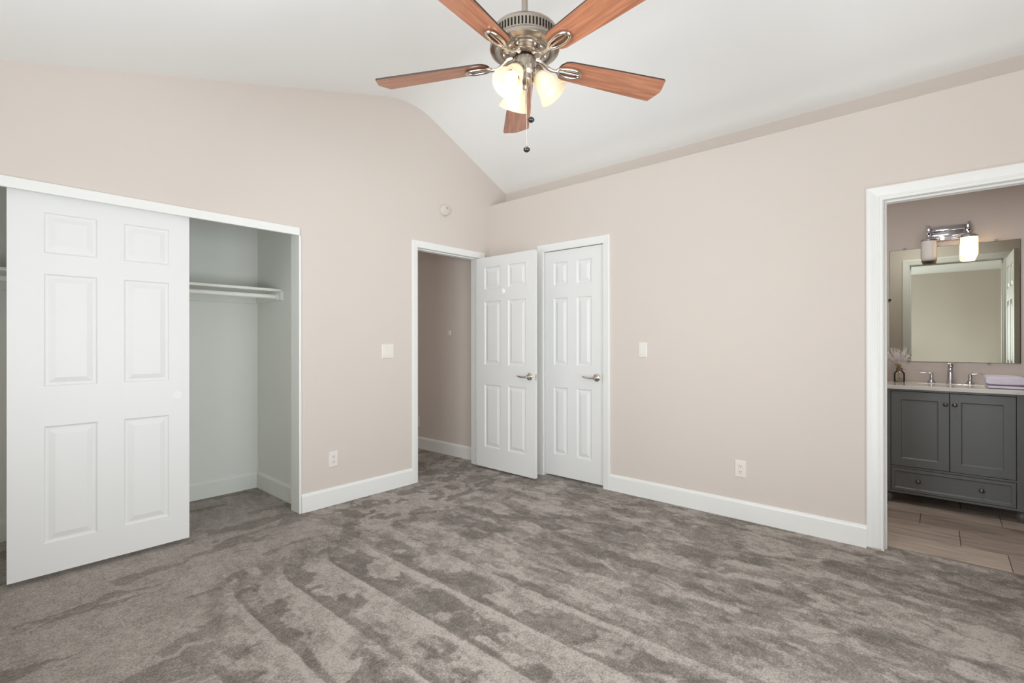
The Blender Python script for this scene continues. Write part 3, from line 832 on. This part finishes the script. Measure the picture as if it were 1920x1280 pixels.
p1 = rv*0.024 - fv*0.040; p2 = rv*0.006 - fv*0.0465
chain(p1.x, p1.y, 2.318, 2.094); chain(p2.x, p2.y, 2.310, 1.974)

# ------------------------------------------------------------------ bathroom
VF, VB = 1.142, 1.690; VY0, VY1 = -3.085, -3.880
van = empty('vanity_cabinet', ((VF+VB)/2, (VY0+VY1)/2, bz), 'charcoal grey bathroom vanity with two doors, a low drawer and bun feet', 'vanity')
ox, oy, oz = van.location
def vb(name, boxes, m, parent=van, bev=0.002):
    b = bmesh.new()
    for (x0, x1, y0, y1, z0, z1) in boxes: box(b, x0-ox, x1-ox, min(y0, y1)-oy, max(y0, y1)-oy, z0-oz, z1-oz, bev)
    return link(name, b, m, parent)
ZT = 0.860; ZB = 0.078
vb('carcass', [(VF+0.018, VB, VY0, VY0-0.018, ZB, ZT), (VF+0.018, VB, VY1, VY1+0.018, ZB, ZT), (VF+0.018, VB, VY0-0.018, VY1+0.018, ZB+0.01, ZB+0.03),
               (VB-0.01, VB, VY0-0.018, VY1+0.018, ZB, ZT),
               (VF, VF+0.020, VY0, VY0-0.050, ZB, ZT), (VF, VF+0.020, VY1+0.075, VY1, ZB, ZT),
               (VF, VF+0.020, VY0-0.050, VY1+0.075, 0.845, ZT), (VF, VF+0.020, VY0-0.050, VY1+0.075, 0.266, 0.281), (VF, VF+0.020, VY0-0.050, VY1+0.075, ZB, 0.094),
               (VF+0.030, VF+0.034, VY0-0.050, VY1+0.075, ZB, 0.84),
               ], M_VANITY, bev=0.0012)
def shaker(name, y0, y1, z0, z1, fr, parent=van):
    """door with a recessed panel; y0 > y1"""
    b = bmesh.new(); x = VF-0.004
    q = lambda o, dx: [(x+dx-ox, y0-o-oy, z0+o-oz), (x+dx-ox, y1+o-oy, z0+o-oz), (x+dx-ox, y1+o-oy, z1-o-oz), (x+dx-ox, y0-o-oy, z1-o-oz)]
    loft(b, [q(0, 0.020), q(0, 0.0015), q(0.0015, 0), q(fr, 0), q(fr+0.006, 0.006), q(fr+0.009, 0.007)])
    return link(name, b, M_VANITY, parent)
def knob(y, z, parent):
    b = bmesh.new(); F = Matrix.Translation((VF-0.004-ox, y-oy, z-oz)) @ Matrix.Rotation(-PI/2, 4, 'Y')
    lathe(b, [(0.008, 0), (0.006, 0.004), (0.005, 0.012), (0.010, 0.016), (0.0145, 0.022), (0.013, 0.028), (0.007, 0.032), (0.0, 0.033)], 20, F)
    link('knob', b, M_VKNOB, parent, 45)
YM = -3.4695
dl = shaker('door', VY0-0.053, YM+0.002, 0.284, 0.842, 0.058); knob(-3.448, 0.764, dl)
dr = shaker('door', YM-0.002, VY1+0.078, 0.284, 0.842, 0.058); knob(-3.497, 0.764, dr)
dw = shaker('drawer', VY0-0.053, VY1+0.078, 0.097, 0.263, 0.020); knob(-3.297, 0.184, dw); knob(-3.633, 0.184, dw)
foot0 = None
for (x, y) in ((VF+0.040, VY0-0.035), (VF+0.040, VY1+0.045), (VB-0.05, VY0-0.035), (VB-0.05, VY1+0.045)):
    if foot0 is None:
        b = bmesh.new(); lathe(b, [(0.0, 0.0), (0.018, 0.0), (0.022, 0.006), (0.030, 0.028), (0.033, 0.045), (0.029, 0.060), (0.020, 0.070), (0.022, 0.078), (0.026, ZB-bz)], 24)
        foot0 = link('foot', b, M_FOOT, van, 45); f_ = foot0
    else:
        f_ = foot0.copy(); COL.objects.link(f_); f_.parent = van
    f_.location = (x-ox, y-oy, 0)
# countertop with basin
ctx, cty, ctz = (VF+VB)/2, (VY0+VY1)/2, ZT+0.0005
ct = empty('countertop', (ctx, cty, ctz), 'glossy white vanity top with a built-in basin', 'countertop')
b = bmesh.new()
SX0, SX1, SY0, SY1 = 1.235, 1.535, -3.275, -3.690
th = 0.027
def cb(x0, x1, y0, y1, z0=0.0, z1=th, bev=0.0): box(b, x0-ctx, x1-ctx, y0-cty, y1-cty, z0, z1, bev)
# slab with rounded basin cutout built as a ring
nR = 48; ring_o = []; ring_i = []
hx, hy = (SX1-SX0)/2, (SY0-SY1)/2; cxm, cym = (SX0+SX1)/2-ctx, (SY0+SY1)/2-cty
x0, x1, y0, y1 = VF-0.018-ctx, VB-ctx, VY1-0.014-cty, VY0+0.010-cty
for k in range(nR):
    a = 2*PI*(k+0.5)/nR; c, s = math.cos(a), math.sin(a)
    e = 2/4.0
    ring_i.append((cxm + hx*math.copysign(abs(c)**e, c), cym + hy*math.copysign(abs(s)**e, s)))
    # ray from basin centre to the slab's rectangle
    dx, dy = ring_i[-1][0]-cxm, ring_i[-1][1]-cym
    t = min(((x1 if dx > 0 else x0)-cxm)/dx if abs(dx) > 1e-9 else 9e9, ((y1 if dy > 0 else y0)-cym)/dy if abs(dy) > 1e-9 else 9e9)
    ring_o.append((cxm+dx*t, cym+dy*t))
for cx_, cy_ in ((x0, y0), (x1, y0), (x1, y1), (x0, y1)):   # snap nearest outline point onto each corner
    k = min(range(nR), key=lambda i: (ring_o[i][0]-cx_)**2+(ring_o[i][1]-cy_)**2); ring_o[k] = (cx_, cy_)
sc = lambda pts, f: [(cxm+(x-cxm)*f, cym+(y-cym)*f) for x, y in pts]
loft(b, [[(x, y, 0) for x, y in ring_i], [(x, y, 0) for x, y in ring_o], [(x, y, th-0.003) for x, y in ring_o],
         [(x*0.995, y*0.996, th) for x, y in ring_o], [(x, y, th) for x, y in sc(ring_i, 1.03)], [(x, y, th-0.004) for x, y in ring_i], [(x, y, 0) for x, y in ring_i]], True, False)
link('slab', b, M_STONE, ct)
b = bmesh.new()
loft(b, [[(x, y, th-0.004) for x, y in ring_i], [(x, y, -0.03) for x, y in sc(ring_i, 0.97)], [(x, y, -0.075) for x, y in sc(ring_i, 0.86)], [(x, y, -0.095) for x, y in sc(ring_i, 0.55)], [(x, y, -0.100) for x, y in sc(ring_i, 0.1)]], True, True)
link('basin', b, M_STONE, ct, 50)
CT = ctz+th
# faucet, widespread
fa = empty('faucet', (1.615, -3.480, CT), 'polished chrome widespread faucet with two lever handles', 'faucet')
b = bmesh.new()
lathe(b, [(0.026, 0), (0.026, 0.006), (0.023, 0.012), (0.021, 0.022), (0.0195, 0.06), (0.018, 0.10)], 28)
tube(b, [(0, 0, 0.095), (-0.002, 0, 0.118), (-0.012, 0, 0.136), (-0.032, 0, 0.146), (-0.060, 0, 0.142), (-0.085, 0, 0.126), (-0.098, 0, 0.108), (-0.102, 0, 0.098)], [0.018, 0.0178, 0.0175, 0.017, 0.0165, 0.016, 0.0155, 0.0155], 16)
link('spout', b, M_CHROME, fa, 50)
for s in (1, -1):
    b = bmesh.new(); yy = 0.1135*s
    lathe(b, [(0.028, 0), (0.028, 0.005), (0.022, 0.013), (0.014, 0.026), (0.0115, 0.042), (0.0125, 0.058), (0.013, 0.068), (0.010, 0.076), (0.0, 0.078)], 24, Matrix.Translation((0, yy, 0)))
    h = link('handle', b, M_CHROME, fa, 45)
    b = bmesh.new(); tube(b, [(0, yy, 0.068), (-0.002, yy+0.02*s, 0.075), (-0.004, yy+0.045*s, 0.078), (-0.004, yy+0.070*s, 0.077)], [0.008, 0.006, 0.005, 0.0042], 10)
    link('lever', b, M_CHROME, h, 50)
# mirror
MY0, MY1, MZ0, MZ1 = -3.098, -3.872, 1.051, 1.983
mi = empty('wall_mirror', (BX-0.004, (MY0+MY1)/2, (MZ0+MZ1)/2), 'frameless rectangular mirror above the bathroom vanity', 'mirror')
hw, hh = (MY0-MY1)/2, (MZ1-MZ0)/2
b = bmesh.new()
q = lambda o, dx: [(dx, -hw+o, -hh+o), (dx, hw-o, -hh+o), (dx, hw-o, hh-o), (dx, -hw+o, hh-o)]
loft(b, [q(0, 0.0035), q(0, -0.0015)]); link('backing', b, M_MEDGE, mi)
b = bmesh.new(); loft(b, [q(0.0015, -0.0016), q(0.0015, -0.0024)]); link('mirror_glass', b, M_MIRROR, mi)
for y, z in ((-hw+0.13, hh), (hw-0.10, hh), (-hw+0.17, -hh), (hw-0.12, -hh), (hw, 0.05)):
    b = bmesh.new(); box(b, -0.009, 0.003, y-0.009, y+0.009, z-0.009, z+0.011, 0.002); link('clip', b, M_GLASS if abs(y) < hw else M_KNOB, mi)
# vanity light
vl = empty('vanity_light', (BX, -3.467, 2.08), 'chrome two-shade vanity light over the mirror, right shade lit', 'wall lamp')
lx, ly, lz = vl.location
def lb(name, boxes, m, parent=vl, bev=0.002):
    b = bmesh.new()
    for (x0, x1, y0, y1, z0, z1) in boxes: box(b, x0-lx, x1-lx, y0-ly, y1-ly, z0-lz, z1-lz, bev)
    return link(name, b, m, parent, 40)
lb('backplate', [(1.672, BX-0.0005, -3.572, -3.362, 2.028, 2.140), (1.664, 1.672, -3.566, -3.368, 2.040, 2.128)], M_CHROME)
lb('crossbar', [(1.628, 1.644, -3.596, -3.338, 2.052, 2.070), (1.644, 1.665, -3.475, -3.459, 2.052, 2.070)], M_CHROME)
lb('crossbar', [(1.640, 1.652, -3.566, -3.368, 2.098, 2.112), (1.650, 1.665, -3.475, -3.459, 2.098, 2.112)], M_CHROME)
for yy, lit in ((-3.352, False), (-3.588, True)):
    lb('bracket', [(1.626, 1.646, yy-0.009, yy+0.009, 2.046, 2.150), (1.560, 1.640, yy-0.007, yy+0.007, 2.046, 2.060), (1.626, 1.646, yy-0.016, yy+0.016, 2.074, 2.090)], M_CHROME)
    b = bmesh.new(); F = Matrix.Translation((1.572-lx, yy-ly, -lz))
    outer = [(0.050, 2.014), (0.050, 1.884), (0.0475, 1.876)]
    lathe(b, outer + [(0.046, 1.876), (0.046, 2.010), (0.0, 2.010), (0.0, 2.014), outer[0]], 36, F, cap=False)
    s_ = link('lamp_shade', b, M_BSHADE_ON if lit else M_BSHADE_OFF, vl, 50)
    prop(s_, 'glowing warm glass shade' if lit else 'unlit grey-white glass shade')
    b = bmesh.new(); lathe(b, [(0.0, 2.050), (0.014, 2.050), (0.018, 2.036), (0.044, 2.034), (0.052, 2.028), (0.052, 2.015), (0.0, 2.015)], 32, F); link('shade_cap', b, M_CHROME, s_, 40)
    b = bmesh.new(); lathe(b, [(0.044, 1.906), (0.044, 1.866), (0.042, 1.864), (0.042, 1.904)], 32, F, cap=False); link('inner_glass', b, M_BSHADE_OFF if not lit else M_BSHADE_ON, s_, 40)
    if lit:
        b = bmesh.new(); lathe(b, [(0.0, 2.006), (0.012, 2.004), (0.014, 1.985), (0.024, 1.960), (0.026, 1.944), (0.016, 1.922), (0.0, 1.915)], 20, F); link('bulb', b, M_BULB, s_, 60)
        ld = bpy.data.lights.new('bulb_light', 'POINT'); ld.energy = 6.0; ld.color = (1.0, 0.88, 0.74); ld.shadow_soft_size = 0.03
        lo = bpy.data.objects.new('bulb_light', ld); COL.objects.link(lo); lo.location = (1.572, yy, 1.892)
# vase with dried grasses
vx, vy = 1.545, -3.168
va = empty('glass_vase', (vx, vy, CT), 'small clear glass bottle vase tied with twine, left end of vanity', 'vase')
b = bmesh.new()
prof = [(0.0, 0.0), (0.034, 0.0), (0.037, 0.004), (0.037, 0.060), (0.034, 0.076), (0.022, 0.088), (0.019, 0.094), (0.019, 0.110), (0.021, 0.114)]
lathe(b, prof + [(r-0.002, z) for r, z in reversed(prof[2:])] + [(0.033, 0.005), (0.0, 0.005)], 32, cap=False); link('bottle', b, M_GLASS, va, 45)
b = bmesh.new()
for z in (0.098, 0.102, 0.106):
    tube(b, [(0.0205*math.cos(2*PI*k/20), 0.0205*math.sin(2*PI*k/20), z) for k in range(21)], 0.0022, 6, cap=False)
tube(b, [(-0.020, -0.004, 0.102), (-0.028, -0.018, 0.101), (-0.034, -0.034, 0.103), (-0.034, -0.046, 0.100)], 0.0018, 6)
tube(b, [(-0.020, -0.002, 0.102), (-0.028, 0.012, 0.104), (-0.034, 0.020, 0.112)], 0.0018, 6)
link('twine_tie', b, M_TWINE, va)
bq = empty('dried_grass_bouquet', (vx, vy, CT+0.006), 'bunch of fluffy white dried grass plumes standing in the glass vase', 'dried flowers')
rnd = random.Random(12)
b = bmesh.new(); tips = []
for k in range(24):
    a = rnd.uniform(0, 2*PI); sp = rnd.uniform(0.25, 1.0)
    base = Vector((0.022*math.cos(a+2.5)*rnd.random(), 0.022*math.sin(a+2.5)*rnd.random(), 0.004))
    neck = Vector((0.010*math.cos(a)*sp, 0.010*math.sin(a)*sp, 0.100))
    mid = Vector((0.035*math.cos(a)*sp, 0.040*math.sin(a)*sp, 0.145+0.01*rnd.random()))
    tip = Vector((0.095*math.cos(a)*sp, 0.120*math.sin(a)*sp, 0.300-0.095*sp+rnd.uniform(-0.012, 0.014)))
    tube(b, [base, neck, mid], [0.0013, 0.0012, 0.001], 5); tips.append((neck.lerp(mid, 0.85), mid, tip))
link('stems', b, M_STEM, bq)
for (q0, q1, q2) in tips:
    b = bmesh.new()
    tube(b, [q0, q1, q1.lerp(q2, 0.5), q2], [0.001, 0.001, 0.0008, 0.0004], 4)
    for k in range(230):
        t = rnd.random()**0.8
        c = (q0.lerp(q1, t)).lerp(q1.lerp(q2, t), t)
        ax = (q2-q1).normalized(); side = Vector((rnd.gauss(0, 1), rnd.gauss(0, 1), rnd.gauss(0, 1))).normalized()
        d = (ax*0.85 + side*0.85).normalized(); ln = rnd.uniform(0.024, 0.048)*(1.05-0.45*t); w = d.cross(side).normalized()*0.0009
        e = c + d*ln + Vector((0, 0, -0.25*ln))
        m_ = c + d*ln*0.55
        vs = [b.verts.new(p) for p in (c-w, c+w, m_+w*0.9, e, m_-w*0.9)]
        b.faces.new(vs)
    link('plume', b, M_PLUME, bq)
# folded towel
tw = empty('folded_towel', (1.37, -3.765, CT), 'thick folded lilac-white towel on the right end of the vanity', 'towel')
def slab_soft(bm, x0, x1, y0, y1, z0, z1, seed):
    rr = random.Random(seed); n = 26; rings = []
    hz = (z1-z0)/2; zc = (z0+z1)/2
    for i in range(n+1):
        x = x0 + (x1-x0)*i/n; f = 1.0 - (abs(2*i/n-1)**14)*0.35
        ring = []
        for k in range(40):
            a = 2*PI*k/40; c, s = math.cos(a), math.sin(a); e = 0.42
            y = (y0+y1)/2 + (y1-y0)/2*math.copysign(abs(c)**e, c)
            z = zc + hz*f*math.copysign(abs(s)**e, s)*(1+0.05*math.sin(9*x/(x1-x0)+seed)+rr.uniform(-0.01, 0.01))
            ring.append((x, y, max(z0 if z0 > 0 else 0.0005, z)))
        rings.append(ring)
    loft(bm, rings)
b = bmesh.new()
slab_soft(b, -0.150, 0.150, -0.095, 0.095, 0.0005, 0.022, 1)
slab_soft(b, -0.154, 0.150, -0.094, 0.104, 0.023, 0.086, 2)
link('towel_folds', b, M_TOWEL, tw, 60)
